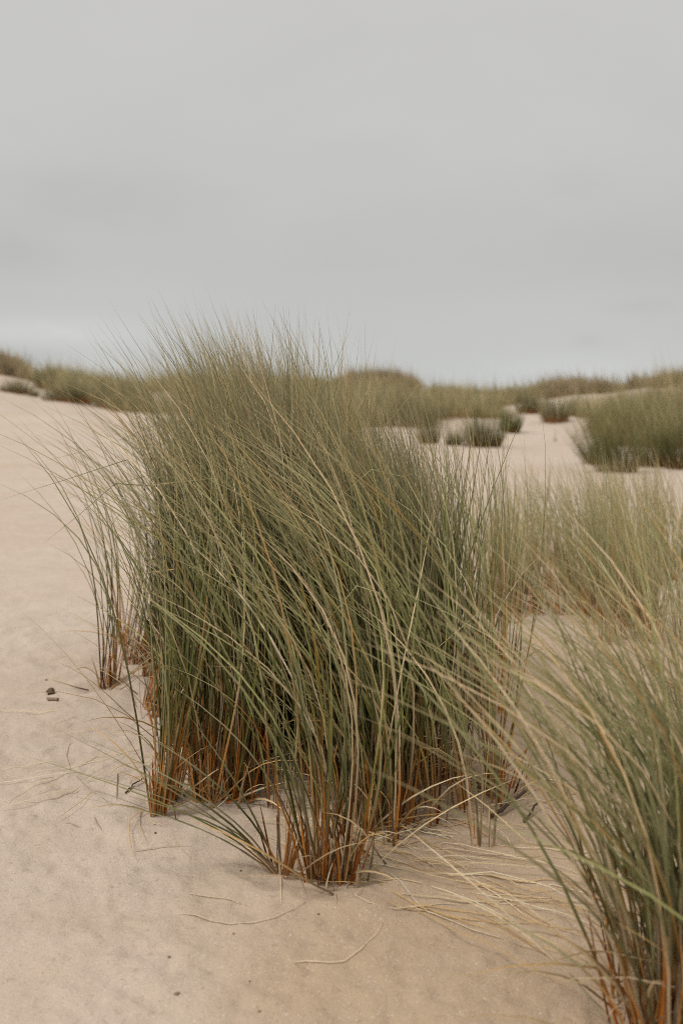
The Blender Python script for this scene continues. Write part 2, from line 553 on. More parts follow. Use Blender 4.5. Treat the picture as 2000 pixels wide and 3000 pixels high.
def add_blades(root, B, n_single, mat=M_BLADE, name='blade', rest='blade_mass'):
    """the blades nearest the lens become parts of their own, the rest one mass of blades"""
    loc = np.array(root.location)
    N = len(B.p)
    order = np.argsort(B.p[:, 0, 1] + rng.uniform(0, 0.12, N))
    # what shows largest: long, near and rooted towards the lens
    for i in order[:n_single]:
        obj(name, B.mesh(name, np.array([i]), mat, B.p[i, 0]), root, B.p[i, 0] - loc)
    if N > n_single:
        o = obj(rest, B.mesh(rest, order[n_single:], mat, loc), root)
        o['kind'] = 'stuff'


def dead_leaves(root, centres, n, spread=0.05, L=(0.12, 0.4), name='dead_blade', width=(0.003, 0.005), up=(0.5, 1.6), single=True):
    """old tan leaves, bent and crossing at the foot of the bundles"""
    C = np.asarray(centres)[rng.integers(0, len(centres), n)][:, :2] + rng.normal(0, spread, (n, 2))
    base = np.stack([C[:, 0], C[:, 1], ground(C[:, 0], C[:, 1]) - 0.005], -1)
    a = rng.uniform(0, 2 * np.pi, n)
    d0 = np.stack([np.cos(a), np.sin(a), rng.uniform(*up, n)], -1)
    d0 /= np.linalg.norm(d0, axis=1, keepdims=True)
    Ls = rng.uniform(*L, n)
    P, w, c = grow(base, Ls, d0, np.stack([np.cos(a), np.sin(a)], -1) * 0.5, rng.uniform(1, 2, n), rng.uniform(0, 1.1, n),
                   rng.uniform(*width, n), np.full(n, 0.05), dry=1.0, seg=6, wob=0.05)
    P[..., 2] = np.maximum(P[..., 2], ground(P[..., 0], P[..., 1]) + 0.002)
    B = Blades(P, w, c)
    add_blades(root, B, n if single else 0, M_DRY, name, name + '_mass')


def sheaths(root, centres, n, spread=0.025, L=(0.07, 0.22), width=(0.005, 0.0085), flare=0.25, name='sheath', single=True):
    """orange-brown leaf sheaths standing round the foot of a shoot"""
    C = np.asarray(centres)[rng.integers(0, len(centres), n)][:, :2]
    off = rng.normal(0, spread, (n, 2))
    b = C + off
    base = np.stack([b[:, 0], b[:, 1], ground(b[:, 0], b[:, 1]) - 0.01], -1)
    d0 = np.stack([off[:, 0] / spread * flare * .5, off[:, 1] / spread * flare * .5, np.ones(n)], -1)
    Ls = rng.uniform(*L, n)
    P, w, c = grow(base, Ls, d0, rng.normal(0, 0.12, (n, 2)), np.full(n, 1.5), np.zeros(n), rng.uniform(*width, n), np.full(n, 9.0), seg=5, wob=0.01)
    prof = np.interp(np.linspace(0, 1, 6), [0, .3, .7, 1], [1, .95, .7, .15])
    w = rng.uniform(*width, n)[:, None] * prof[None]
    add_blades(root, Blades(P, w, c), n if single else 0, M_DRY, name, 'sheath_mass')


def centre_of(cs):
    m = np.mean(np.asarray(cs), 0)
    return (float(m[0]), float(m[1]), float(ground(m[0], m[1])))


def jitter(c, n, sx, sy=None):
    sy = sx if sy is None else sy
    q = np.repeat(np.asarray(c)[None], n, 0)
    q = q + np.stack([np.clip(rng.normal(0, 1, n), -1.5, 1.5) * sx, np.clip(rng.normal(0, 1, n), -1.5, 1.5) * sy, np.zeros(n)], -1)
    return q


def poisson(poly_px, gap, tries=9000):
    P = np.array([gp(*p)[:2] for p in poly_px])
    lo, hi = P.min(0), P.max(0)
    out = []
    for _ in range(tries):
        p = rng.uniform(lo, hi)
        x, y = p
        ins = False
        j = len(P) - 1
        for i in range(len(P)):
            if (P[i, 1] > y) != (P[j, 1] > y) and x < (P[j, 0] - P[i, 0]) * (y - P[i, 1]) / (P[j, 1] - P[i, 1]) + P[i, 0]:
                ins = not ins
            j = i
        if ins and all((x - a) ** 2 + (y - b) ** 2 > gap * gap for a, b in out):
            out.append((x, y))
    return np.array([[x, y, float(ground(x, y))] for x, y in out])


NEAR = 'marram tufts of the near stand'

# ---- the big clump in the middle
mass_px = [(440, 2060), (500, 2230), (590, 2300), (690, 2270), (760, 2170), (840, 2200), (960, 2380), (1080, 2400), (1170, 2340), (1225, 2225),
           (1275, 2110), (1275, 1970), (1180, 1900), (950, 1850), (650, 1840), (430, 1900)]
cs = poisson(mass_px, 0.062)


def L_mass(b):
    u, _ = to_px(b)
    return np.interp(u, [380, 600, 800, 1000, 1200, 1400], [1.09, 1.11, 1.01, 0.92, 0.84, 0.74])


root = thing('marram_clump', 'big dense dark green clump of marram grass leaning left in the middle', 'grass clump', centre_of(cs), NEAR)
def lean_mass(b):
    u, _ = to_px(b)
    return np.stack([np.interp(u, [400, 700, 1000, 1400], [0.42, 0.24, 0.08, 0.03]), np.zeros(len(u))], -1)


def wind_mass(b):
    u, _ = to_px(b)
    return np.interp(u, [400, 650, 900, 1200, 1400], [0.62, 0.75, 0.85, 0.70, 0.45])


B = shoots(cs, 26, 0.032, L_mass, wind_mass, 0.30, 0.12, 0.13, far=0.03, far_w=(1.2, 2.4), up_s=0.10, dry=0.06, bright=0.42, lean=lean_mass, pw=(1.4, 3.2), wob=0.035)  # upright blades coloured dark to imitate the shaded core
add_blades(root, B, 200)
# paler leaves leaning across the dark upright ones
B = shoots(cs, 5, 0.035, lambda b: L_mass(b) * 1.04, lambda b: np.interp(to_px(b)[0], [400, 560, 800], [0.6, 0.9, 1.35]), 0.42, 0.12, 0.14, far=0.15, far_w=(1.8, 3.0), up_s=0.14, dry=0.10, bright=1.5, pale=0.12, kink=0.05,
           lean=lambda b: lean_mass(b) * 1.6, pw=(0.9, 2.2), wob=0.03, width=(0.0034, 0.0056))
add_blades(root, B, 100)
# thin dead stalks crossing at every angle low in the clump
dead_leaves(root, cs, 420, spread=0.05, L=(0.25, 0.62), width=(0.0022, 0.0036), up=(0.9, 3.0), name='dead_stalk', single=False)
# near-black blades added inside the clump, standing in for its deep shade
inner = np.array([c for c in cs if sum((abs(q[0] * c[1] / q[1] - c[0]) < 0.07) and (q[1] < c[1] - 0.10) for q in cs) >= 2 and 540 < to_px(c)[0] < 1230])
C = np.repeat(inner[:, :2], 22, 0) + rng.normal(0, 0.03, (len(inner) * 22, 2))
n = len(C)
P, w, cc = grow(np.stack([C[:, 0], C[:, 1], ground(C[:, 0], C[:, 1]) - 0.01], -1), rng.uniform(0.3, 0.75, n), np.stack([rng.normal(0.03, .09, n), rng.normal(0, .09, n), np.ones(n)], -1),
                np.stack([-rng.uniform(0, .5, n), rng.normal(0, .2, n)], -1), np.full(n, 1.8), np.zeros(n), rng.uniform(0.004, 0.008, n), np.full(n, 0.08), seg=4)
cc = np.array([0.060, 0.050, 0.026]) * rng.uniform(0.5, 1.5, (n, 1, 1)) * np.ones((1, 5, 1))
o = obj('core_shade_blades', Blades(P, w, cc).mesh('core_shade_blades', np.arange(n), M_DRY, np.array(root.location)), root)
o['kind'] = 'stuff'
dead_leaves(root, cs, 200, L=(0.12, 0.42), spread=0.05)
sheaths(root, cs, 190)
# long arcs that cross the face of the clump
fan_cs = jitter(gp(1080, 2420), 10, 0.16, 0.07)
B = shoots(fan_cs, 9, 0.03, lambda b: np.full(len(b), 1.0), 1.3, 0.35, 0.10, 0.16, far=0.2, wy=(-0.2, 0.12), width=(0.0038, 0.0056), pale=0.2, bright=1.6)
add_blades(root, B, 0, rest='long_blade_mass')


# seed head on its stalk
def seed_head():
    p0, p1 = gp(800, 2190), at(655, 1590, 2.62)
    a, b = at(668, 1602, 2.62), at(588, 1520, 2.60)
    n = 9
    ctrl = [p0, at(760, 1840, 2.8), p1]
    t = np.linspace(0, 1, n)[:, None]
    st = (1 - t) ** 2 * ctrl[0] + 2 * t * (1 - t) * ctrl[1] + t * t * ctrl[2]
    col = np.repeat(np.array([[0.36, 0.27, 0.14]]), n, 0)
    Bs = Blades(st[None], np.full((1, n), 0.0032), col[None])
    loc = np.array(root.location)
    s_ = obj('seed_stalk', Bs.mesh('seed_stalk', np.array([0]), M_DRY, loc), root)
    # spikelets overlapping round the axis
    k = 120
    tt = rng.random(k)
    axis = (b - a) / np.linalg.norm(b - a)
    ang = rng.uniform(0, 6.28, k)
    e1 = np.cross(axis, [0, 0, 1]); e1 /= np.linalg.norm(e1); e2 = np.cross(axis, e1)
    rad = e1 * np.cos(ang)[:, None] + e2 * np.sin(ang)[:, None]
    bs = a + (b - a) * tt[:, None] + rad * 0.0015
    P = np.stack([bs, bs + axis * 0.006 + rad * 0.0035, bs + axis * 0.014 + rad * 0.003], 1)
    w = np.repeat(np.array([[0.002, 0.004, 0.0004]]), k, 0) * np.interp(tt, [0, .3, 1], [1, 1, .5])[:, None]
    c = np.repeat((np.array([0.44, 0.30, 0.15]) * rng.uniform(.7, 1.2, (k, 1)))[:, None, :], 3, 1)
    obj('seed_head', Blades(P, w, c).mesh('seed_head', np.arange(k), M_DRY, loc), root)


seed_head()


# ---- separate tufts round it
def small_tuft(px, label, n_sh, sprd, nper, L, wind, flare, ho, far=0.12, dead=8, sh=8, dry=0.06, r=0.02, lean=(0, 0), pale=0.0,
               single=True, wy=(-0.05, 0.15), group=NEAR, width=(0.0034, 0.0056), name='marram_tuft', sheath_L=(0.06, 0.16), **kw):
    c = gp(*px)
    c2 = jitter(c, n_sh, *(sprd if isinstance(sprd, tuple) else (sprd,)))
    c2[0] = c
    rt = thing(name, label, 'grass tuft', tuple(c), group)
    kw.setdefault('bright', 1.19); kw.setdefault('up_s', 0.09)
    Bt = shoots(c2, nper, r, lambda b: np.full(len(b), L), wind[0], wind[1], flare, ho, pw=(1.4, 2.8), far=far, dry=dry, lean=lean, pale=pale, wy=wy, width=width, **kw)
    add_blades(rt, Bt, 300 if single else 0)
    if dead:
        dead_leaves(rt, c2, dead, spread=0.03, single=single)
    if sh:
        sheaths(rt, c2, sh, spread=r * 0.9, L=sheath_L, single=single)
    return rt, c2


small_tuft((925, 2575), 'tall front tuft with bright orange stems, beside the splayed tuft', 2, (0.016, 0.01), 20, 0.92, (0.95, 0.3), 0.18, 0.16, sh=14, dead=10)
small_tuft((1022, 2585), 'tuft foot with curled dry sheath, right-hand neighbour of the orange-stemmed front tuft', 2, (0.015, 0.008), 12, 0.86, (0.8, 0.35), 0.26, 0.15, sh=16, dead=12, dry=0.12)
small_tuft((1130, 2420), 'dark-footed tuft behind the curled-sheath tuft, straw lying at its right', 4, (0.04, 0.03), 18, 0.9, (0.7, 0.3), 0.18, 0.15, sh=14, dead=16, dry=0.12)
small_tuft((470, 2388), 'narrow upright pair of shoots at the front left corner of the big clump', 2, (0.010, 0.006), 14, 0.86, (0.55, 0.25), 0.06, 0.15, lean=(0.14, 0), sh=10, dead=4, far=0.04, r=0.014)
small_tuft((585, 2335), 'crowded bundle of brown-footed shoots just right of the narrow corner pair', 5, (0.055, 0.015), 14, 0.90, (0.6, 0.25), 0.08, 0.16, lean=(0.14, 0), sh=22, dead=14)
small_tuft((675, 2345), 'short straw-littered tuft between the crowded bundle and the bare sand gap', 3, (0.03, 0.012), 12, 0.95, (0.7, 0.3), 0.14, 0.16, lean=(0.06, 0), sh=12, dead=16, dry=0.15)
small_tuft((748, 2300), 'tuft of thick orange stems standing at the sand hollow in the clump', 2, (0.02, 0.01), 16, 1.0, (0.75, 0.3), 0.14, 0.18, sh=16, dead=8)
small_tuft((1265, 2270), 'orange-brown tuft at the right front of the big clump, stalks leaning right', 5, (0.06, 0.03), 20, 0.9, (0.45, 0.3), 0.14, 0.2, sh=26, dead=18, lean=(0.03, 0), dry=0.12)
small_tuft((300, 2018), 'thin two-stalked tuft standing alone on the sand at the left', 1, 0.01, 7, 0.98, (0.95, 0.3), 0.10, 0.2, lean=(0.05, 0), sh=4, dead=2, r=0.012, far=0.15, kink=0.0)
small_tuft((330, 2012), 'thin tuft with short brown stubs close beside the two-stalked one', 2, 0.012, 5, 0.92, (0.9, 0.4), 0.12, 0.2, lean=(0.05, 0), sh=8, dead=5, r=0.014, far=0.2, sheath_L=(0.05, 0.14), kink=0.0)
small_tuft((395, 1945), 'brown-stemmed tuft at the back left corner of the big clump', 3, (0.04, 0.05), 9, 0.9, (0.75, 0.3), 0.08, 0.2, lean=(0.28, 0), sh=16, dead=8)
small_tuft((350, 1890), 'small shadowed tuft half hidden behind the lone thin tufts', 2, 0.02, 4, 0.7, (0.6, 0.3), 0.10, 0.2, sh=8, dead=4)
small_tuft((1440, 2318), 'thin grey-green tuft with orange foot standing apart right of the big clump', 3, (0.025, 0.015), 9, 0.88, (0.2, 0.22), 0.10, 0.2, sh=22, dead=22, r=0.02, far=0.06, pale=0.15, dry=0.1)
small_tuft((1375, 2080), 'airy pale tuft touching the right flank of the big clump', 5, (0.05, 0.12), 8, 0.88, (0.25, 0.25), 0.10, 0.26, sh=20, dead=20, far=0.05, pale=0.4, dry=0.2, single=False, r=0.03, bright=1.25)
small_tuft((1480, 1950), 'yellowish pale tuft behind the airy one, thin stalks straight up', 3, (0.05, 0.14), 6, 0.84, (0.22, 0.25), 0.10, 0.24, sh=14, dead=12, far=0.05, pale=0.45, dry=0.22, single=False, r=0.03, bright=1.25)

# ---- the low tuft splayed over the sand at the front
c = gp(818, 2560)
rt = thing('splayed_tuft', 'low tuft splayed over the sand, its blades sweeping far to the left', 'grass tuft', tuple(c), NEAR)
sp = [[(815, 2556), (700, 2440), (520, 2310), (150, 2128)], [(820, 2558), (720, 2420), (560, 2290), (250, 2165)],
      [(822, 2558), (690, 2470), (560, 2380), (130, 2322)], [(812, 2557), (680, 2440), (480, 2340), (60, 2210)],
      [(818, 2559), (730, 2450), (600, 2360), (200, 2255)], [(825, 2559), (750, 2400), (690, 2270), (540, 2080)],
      [(826, 2560), (760, 2420), (650, 2280), (420, 2150)], [(810, 2554), (660, 2450), (500, 2400), (240, 2300)],
      [(822, 2560), (740, 2470), (640, 2400), (330, 2320)], [(815, 2557), (700, 2420), (590, 2330), (300, 2215)]]
P = []
for kk, q in enumerate(sp):
    y0 = c[1]
    pts = [gp(*q[0]) if kk == -1 else at(*q[0], y0)] + [at(*q[j], y0 - 0.02 * j + 0.012 * (kk % 4)) for j in (1, 2, 3)]
    pts = np.array(pts)
    pts[0, 2] = ground(pts[0, 0], pts[0, 1]) - 0.01
    t = np.linspace(0, 1, S + 1)[:, None]
    cur = (1 - t) ** 3 * pts[0] + 3 * t * (1 - t) ** 2 * (1.5 * pts[1] - .25 * pts[0] - .25 * pts[2]) + 3 * t * t * (1 - t) * pts[2] + t ** 3 * pts[3]
    cur[:, 2] = np.maximum(cur[:, 2], ground(cur[:, 0], cur[:, 1]) + 0.003 + 0.004 * (t[:, 0] > 0.1))
    cur[0] = pts[0]
    P.append(cur)
P = np.array(P)
n = len(P)
_, w, cc = grow(P[:, 0], np.full(n, 0.8), np.tile([0, 0, 1.0], (n, 1)), np.zeros((n, 2)), np.ones(n), np.zeros(n), rng.uniform(0.0046, 0.0060, n), np.full(n, 0.17), dry=0.0, tip=0.5, kink=0.0)
add_blades(rt, Blades(P, w, cc), n)
up_px = [[(822, 2560), (812, 2300), (800, 2050)], [(826, 2560), (815, 2380), (812, 2180)], [(830, 2560), (838, 2400), (832, 2230)],
         [(834, 2561), (858, 2440), (880, 2310)], [(836, 2561), (868, 2450), (905, 2270)], [(828, 2560), (850, 2380), (848, 2200)]]
P = []
for q in up_px:
    pts = np.array([gp(*q[0]), at(*q[1], c[1] + 0.02), at(*q[2], c[1] + 0.05)])
    pts[0, 2] -= 0.01
    t = np.linspace(0, 1, S + 1)[:, None]
    P.append((1 - t) ** 2 * pts[0] + 2 * t * (1 - t) * (2 * pts[1] - .5 * pts[0] - .5 * pts[2]) + t * t * pts[2])
P = np.array(P); n = len(P)
_, w, cc = grow(P[:, 0], np.full(n, 0.4), np.tile([0, 0, 1.0], (n, 1)), np.zeros((n, 2)), np.ones(n), np.zeros(n), rng.uniform(0.0036, 0.005, n), np.full(n, 0.26), dry=0.2)
add_blades(rt, Blades(P, w, cc), n)
sheaths(rt, np.array([c]), 10, spread=0.014, L=(0.06, 0.17), flare=0.5)

# ---- the blurred clump at the right front
fg = [gp(p[0] + 95, p[1] + 15) for p in [(1800, 2935), (1850, 2985), (1900, 2950), (1960, 3010), (1880, 2880), (1960, 2860), (1820, 3040), (2040, 2960), (2060, 2860), (1900, 3090),
                       (2000, 3100), (2100, 3040), (2160, 2930), (2180, 3080), (2020, 2790), (2140, 2800), (2260, 2900), (2280, 3040), (1930, 2780), (2230, 2780), (1850, 3120)]]
fg = np.vstack([jitter(p, 3, 0.022, 0.022) for p in fg])
root = thing('marram_clump', 'soft-focus marram clump cut by the lower right corner, blades sweeping left', 'grass clump', centre_of(fg), NEAR)


def L_fg(b):
    return np.interp(b[:, 0], [0.38, 0.5, 0.7, 0.9], [0.80, 0.82, 0.76, 0.72])


B = shoots(fg, 8, 0.024, L_fg, 0.78, 0.55, 0.18, 0.16, far=0.16, far_w=(1.6, 2.8), wy=(0.16, 0.2), width=(0.0037, 0.0058), pale=0.2, dry=0.13, gold=0.18, bright=1.15, up_s=0.13)
add_blades(root, B, 300)
dead_leaves(root, fg, 120, spread=0.03, L=(0.2, 0.55))
sheaths(root, fg, 70, spread=0.02, L=(0.1, 0.28))

# ---- pale tufts in the middle distance on the right
MID = 'pale tufts of the middle distance'
mids = [((1550, 1785), 'orange-footed pale tuft at the sand edge, left end of the middle-distance row', 4, 0.60, (0.1, 0.08)),
        ((1640, 1800), 'small straw-coloured tuft in front of the middle-distance row beside bare sand', 2, 0.42, (0.05, 0.05)),
        ((1660, 1730), 'loose pale tuft behind the small straw-coloured one', 5, 0.66, (0.12, 0.12)),
        ((1745, 1752), 'pale tuft with reddish stubs half way along the middle-distance row', 5, 0.66, (0.1, 0.1)),
        ((1830, 1812), 'darker green dense tuft in the middle-distance row above the right clump', 9, 0.74, (0.12, 0.12)),
        ((1915, 1880), 'tall pale tuft at the right end of the middle-distance row', 9, 0.78, (0.13, 0.13)),
        ((1900, 1660), 'blurred sage tuft behind the right end of the middle-distance row', 8, 0.74, (0.2, 0.2)),
        ((1740, 1640), 'sparse upright tuft on open sand behind the middle-distance row', 5, 0.68, (0.22, 0.2)),
        ((1985, 1700), 'pale tuft cut by the right edge behind the middle-distance row', 6, 0.70, (0.12, 0.12)),
        ((1790, 1700), 'pale thin tuft filling the back of the middle-distance row near its middle', 5, 0.66, (0.12, 0.12)),
        ((1480, 1720), 'pale tuft at the back edge of the big clump, before the row begins', 4, 0.62, (0.1, 0.1)),
        ((1440, 1800), 'wispy pale tuft joining the big clump to the middle-distance row', 5, 0.66, (0.1, 0.12)),
        ((1570, 1660), 'very thin scatter of upright stalks right of the big clump', 5, 0.66, (0.22, 0.25))]
for px, lab, ns, L, sd in mids:
    small_tuft(px, lab, ns + 2, (sd[0] * 1.25, sd[1] * 1.2), 14, L * 0.93, (0.30, 0.22), 0.14, 0.12, far=0.07, dead=14, sh=12, dry=0.10, r=0.04, pale=0.5, single=False, group=MID, bright=1.21, wy=(-0.05, 0.12),
               width=(0.0038, 0.0055))

# ------------------------------------------------------------------ far tufts on the dunes
FARG = np.array([[0.200, 0.190, 0.085], [0.270, 0.245, 0.130], [0.150, 0.150, 0.062], [0.350, 0.300, 0.175]])


def dome_tuft(n, R, H, w, seg=4, ho=0.12, wind=0.25, palette=FARG, dry=0.06):
    a, q = rng.uniform(0, 6.283, n), np.sqrt(rng.random(n))
    off = np.stack([np.cos(a), np.sin(a)], -1) * q[:, None]
    lob = 1 + 0.28 * np.sin(2 * a + rng.uniform(0, 6)) + 0.18 * np.sin(5 * a + rng.uniform(0, 6))
    base = np.stack([off[:, 0] * R * 0.62 * lob, off[:, 1] * R * 0.62 * lob, np.full(n, -0.04)], -1)
    L = H * (1.12 - 0.62 * q ** 2) * np.clip(rng.lognormal(-0.12, 0.3, n), 0.3, 1.55) * (1 + 0.25 * np.sin(3 * a + rng.uniform(0, 6)))
    d0 = np.stack([off[:, 0] * 0.6, off[:, 1] * 0.6, np.ones(n)], -1)
    d0[:, :2] += rng.normal(0, 0.16, (n, 2))
    P, ww, c = grow(base, L, d0, np.stack([-rng.normal(wind, 0.15, n), rng.normal(0, 0.1, n)], -1), np.full(n, 1.3), np.zeros(n),
                    rng.uniform(0.7, 1.3, n) * w, np.full(n, ho), dry=dry, seg=seg, greens=palette, gold=0.05, tip=0.5)
    return P, ww, c


FAR = 'distant marram tufts on the dunes'
# (left px, right px, base py, top py, density, label)
far_list = [
    (0, 82, 1152, 1108, 1.0, 'small dark tuft in a sand hollow at the far left of the dunes'),
    (84, 112, 1162, 1138, 0.8, 'tiny tuft just right of the sand hollow on the left dune'),
    (95, 185, 1140, 1085, 1.0, 'rounded tuft high on the left dune beside the hollow'),
    (130, 262, 1178, 1108, 1.0, 'widest green tuft at the foot of the left dune'),
    (196, 268, 1180, 1135, 1.1, 'dark low tuft in front of the widest one on the left dune'),
    (255, 330, 1168, 1110, 1.0, 'pale tuft between the widest one and the outlier of the left dune'),
    (292, 372, 1198, 1130, 1.1, 'outlying dark-footed tuft out on the sand below the left dune'),
    (360, 450, 1192, 1125, 1.0, 'left dune tuft partly behind the tips of the big clump'),
    (1225, 1290, 1300, 1205, 1.0, 'dark tuft seen through the right tips of the big clump'),
    (1310, 1350, 1305, 1250, 0.9, 'small tuft left of the dark rounded pair'),
    (1362, 1480, 1310, 1198, 1.5, 'larger of the dark rounded pair of tufts before the sand path'),
    (1468, 1530, 1268, 1196, 1.4, 'smaller of the dark rounded pair, set back to the right'),
    (1425, 1475, 1200, 1158, 1.0, 'tuft on the slope behind the dark rounded pair'),
    (1525, 1590, 1212, 1140, 1.0, 'tuft at the left end of the bank above the sand path'),
    (1580, 1680, 1238, 1150, 1.0, 'orange-footed tuft jutting onto the sand path from the bank'),
    (1660, 1745, 1220, 1155, 1.0, 'orange-footed tuft on the bank beside a small white sand patch'),
    (1718, 1800, 1362, 1225, 1.2, 'left end of the broad dark thicket, its foot bare'),
    (1760, 1870, 1385, 1210, 1.3, 'broad tuft in the front of the dark thicket at the right'),
    (1860, 1965, 1368, 1200, 1.3, 'tall tuft in the dark thicket, rust-coloured stems at its foot'),
    (1940, 2070, 1375, 1190, 1.3, 'thicket tuft cut off by the right edge of the picture'),
    (1800, 1930, 1300, 1190, 1.2, 'back tuft rising behind the broad front of the dark thicket'),
    (1618, 1632, 1293, 1258, 0.25, 'lone thin sprig on the sand path'),
    (1676, 1690, 1290, 1252, 0.25, 'lone sprig nearer the dark thicket'),
    (1690, 1718, 1340, 1295, 0.35, 'sparse leaning sprig at the left foot of the dark thicket'),
]
for (u0, u1, vb, vt, dens, lab) in far_list:
    c = gp((u0 + u1) / 2, vb)
    dist = c[1]
    wid = (u1 - u0) / F * dist
    H = (vb - vt) / F * dist * 1.12
    c[1] += wid * 0.25
    c[2] = float(ground(c[0], c[1]))
    sprig = dens < 0.5
    n = 16 if sprig else int(700 * dens * max(0.6, min(2.0, wid / 0.8)))
    dark = vb > 1250 and not sprig
    P, ww, cc = dome_tuft(n, wid * 0.62, H, max(0.004, 0.00022 * dist), ho=H * 0.2)
    if dark:
        cc = cc * np.array([0.56, 0.60, 0.42])  # shade within these dense tufts is put into their colour
    me = Blades(P, ww, cc).mesh('blade_mass', np.arange(n), M_FAR)
    rt = thing('marram_tuft', lab, 'grass tuft', tuple(c), FAR)
    o = obj('blade_mass', me, rt); o['kind'] = 'stuff'


# the cover of grass on the slopes: too far and too many to count
def slope_cover(name, spec, n_bl, palette, w_k, Hm, dry=0.08):
    V, Wd, Cc = [], [], []
    for (x, y, sc) in spec:
        r = math.hypot(x, y)
        P, ww, cc = dome_tuft(n_bl, 0.55 * sc, Hm * sc, w_k * r, seg=3, palette=palette, ho=0.1, dry=dry)
        P = P + np.array([x, y, float(ground(x, y))])
        V.append(P); Wd.append(ww); Cc.append(cc * rng.uniform(0.6, 1.35))
    P = np.concatenate(V)
    o = obj(name, Blades(P, np.concatenate(Wd), np.concatenate(Cc)).mesh(name, np.arange(len(P)), M_FAR))
    o['kind'] = 'stuff'
    return o


spec = []
tries = 0
while len(spec) < 1600 and tries < 60000:
    tries += 1
    u = rng.uniform(-700, 2700)
    r = 22 + 44 * rng.random() ** 1.3
    a = math.atan((u - 1000) / F)
    x, y = r * math.sin(a), r * math.cos(a)
    lim = np.interp(u, [-700, 0, 60, 120, 300, 420, 700, 1000, 1250, 1420, 1500, 1560, 1600, 1700, 1760, 2000, 2700], [30, 47, 47, 40, 34, 32, 28, 26, 27, 33, 38, 42, 38, 34, 24, 22, 22])
    if r < lim:
        continue
    if vnoise(np.array(x / 4.5), np.array(y / 4.5), 21) < -0.18:
        continue
    if r > 43 and ((960 < u < 1240) or (1560 < u < 1800) or u > 1840 or u < 70):
        continue
    spec.append((x, y, rng.uniform(0.6, 1.15) * np.interp(r, [22, 45, 66], [1, 0.8, 0.5])))
slope_cover('dune_grass', spec, 80, FARG * 1.4 + np.array([0.06, 0.045, 0.025]), 0.00030, 0.85)
# brown heathy growth along the crests
spec = []
for (ua, ub, va) in [(985, 1215, 0), (1575, 1790, 0), (1850, 2120, 0), (-60, 60, 0)]:
    for _ in range(95):
        u = rng.uniform(ua, ub); r = rng.uniform(46, 61)
        a = math.atan((u - 1000) / F)
        spec.append((r * math.sin(a), r * math.cos(a), rng.uniform(0.7, 1.3)))
HEATH = np.array([[0.44, 0.29, 0.19], [0.30, 0.185, 0.11], [0.52, 0.37, 0.25], [0.16, 0.11, 0.06]])
slope_cover('crest_heath', spec, 120, HEATH, 0.0004, 0.6, dry=0.0)


# ------------------------------------------------------------------ straws and crumbs lying on the sand
def straw(pts_px, label, group=None, w=0.0028, lift=0.0035, col=None, name='dry_straw', mat=None, heights=None):
    g = np.array([gp(*p) for p in pts_px])
    seg = 7
    t = np.linspace(0, len(g) - 1, seg + 1)
    # smooth through the points
    if len(g) == 2:
        cur = g[0] + (g[1] - g[0]) * (t / (len(g) - 1))[:, None]
    else:
        cur = np.stack([np.polyval(np.polyfit(np.arange(len(g)), g[:, k], len(g) - 1), t) for k in range(3)], -1)
    h = np.full(seg + 1, lift) if heights is None else np.interp(t, np.arange(len(g)), heights)
    cur[:, 2] = ground(cur[:, 0], cur[:, 1]) + h
    c = np.array([0.76, 0.62, 0.44]) if col is None else np.array(col)
    c = c * rng.uniform(0.8, 1.15)
    prof = np.interp(np.linspace(0, 1, seg + 1), [0, .15, .7, 1], [.6, 1, .8, .1])
    Bq = Blades(cur[None], w * prof[None], np.repeat(c[None, None], seg + 1, 1), ref=np.array([[0.05, 0.05, 1.0]]))
    o = obj(name, Bq.mesh(name, np.array([0]), mat or M_DRY, cur[0], fold=-0.4), loc=cur[0])
    return tag(o, label, 'straw', group)


straw([(520, 2683), (640, 2706), (780, 2700), (980, 2612)], 'long curved straw lying on open sand below the front tufts', w=0.003)
straw([(552, 2622), (640, 2635), (728, 2658)], 'short faint straw left of the long curved one')
straw([(860, 2824), (940, 2823), (1040, 2800), (1160, 2640)], 'brownish straw on bare sand between the front tufts and the lower edge')
straw([(1060, 2605), (1100, 2650), (1290, 2650), (1330, 2668)], 'bent straw with hooked end on the sand right of the curled-sheath tuft')
straw([(1140, 2560), (1200, 2620), (1268, 2692)], 'white straight straw pointing down right out of the litter', col=(0.66, 0.6, 0.5))
straw([(822, 2570), (823, 2655)], 'short upright-lying straw just under the splayed tuft')
straw([(861, 2490), (880, 2580), (898, 2635)], 'slim pale straw between the splayed tuft and the front tuft', col=(0.6, 0.48, 0.32))
straw([(982, 2620), (984, 2655)], 'stub of straw below the front tufts')
straw([(395, 2497), (480, 2484), (560, 2482)], 'wavy pale straw on the sand left of the splayed tuft', col=(0.58, 0.47, 0.33))
straw([(508, 2458), (535, 2492), (562, 2525)], 'tiny slanting straw crossing under the wavy one')
straw([(415, 2370), (410, 2420), (435, 2480)], 'thin curved straw below the narrow corner shoots', col=(0.55, 0.43, 0.28))
straw([(190, 2413), (240, 2428)], 'short grey straw on the sand at the left', col=(0.45, 0.36, 0.25))
straw([(276, 2398), (298, 2438)], 'slanting little straw right of the short grey one', col=(0.45, 0.36, 0.25))
straw([(205, 2180), (215, 2260), (300, 2340), (340, 2350)], 'long loop of straw curling down left of the big clump', w=0.0022, col=(0.6, 0.49, 0.34))
straw([(345, 2270), (342, 2350)], 'dark-tipped straw standing at the end of the long loop', col=(0.3, 0.2, 0.11))
straw([(320, 1996), (365, 1998)], 'white flat scrap of straw behind the lone thin tufts', col=(0.72, 0.70, 0.66), w=0.005)
straw([(440, 2405), (476, 2425)], 'pale split straw at the foot of the narrow corner shoots', col=(0.62, 0.5, 0.35), w=0.004)

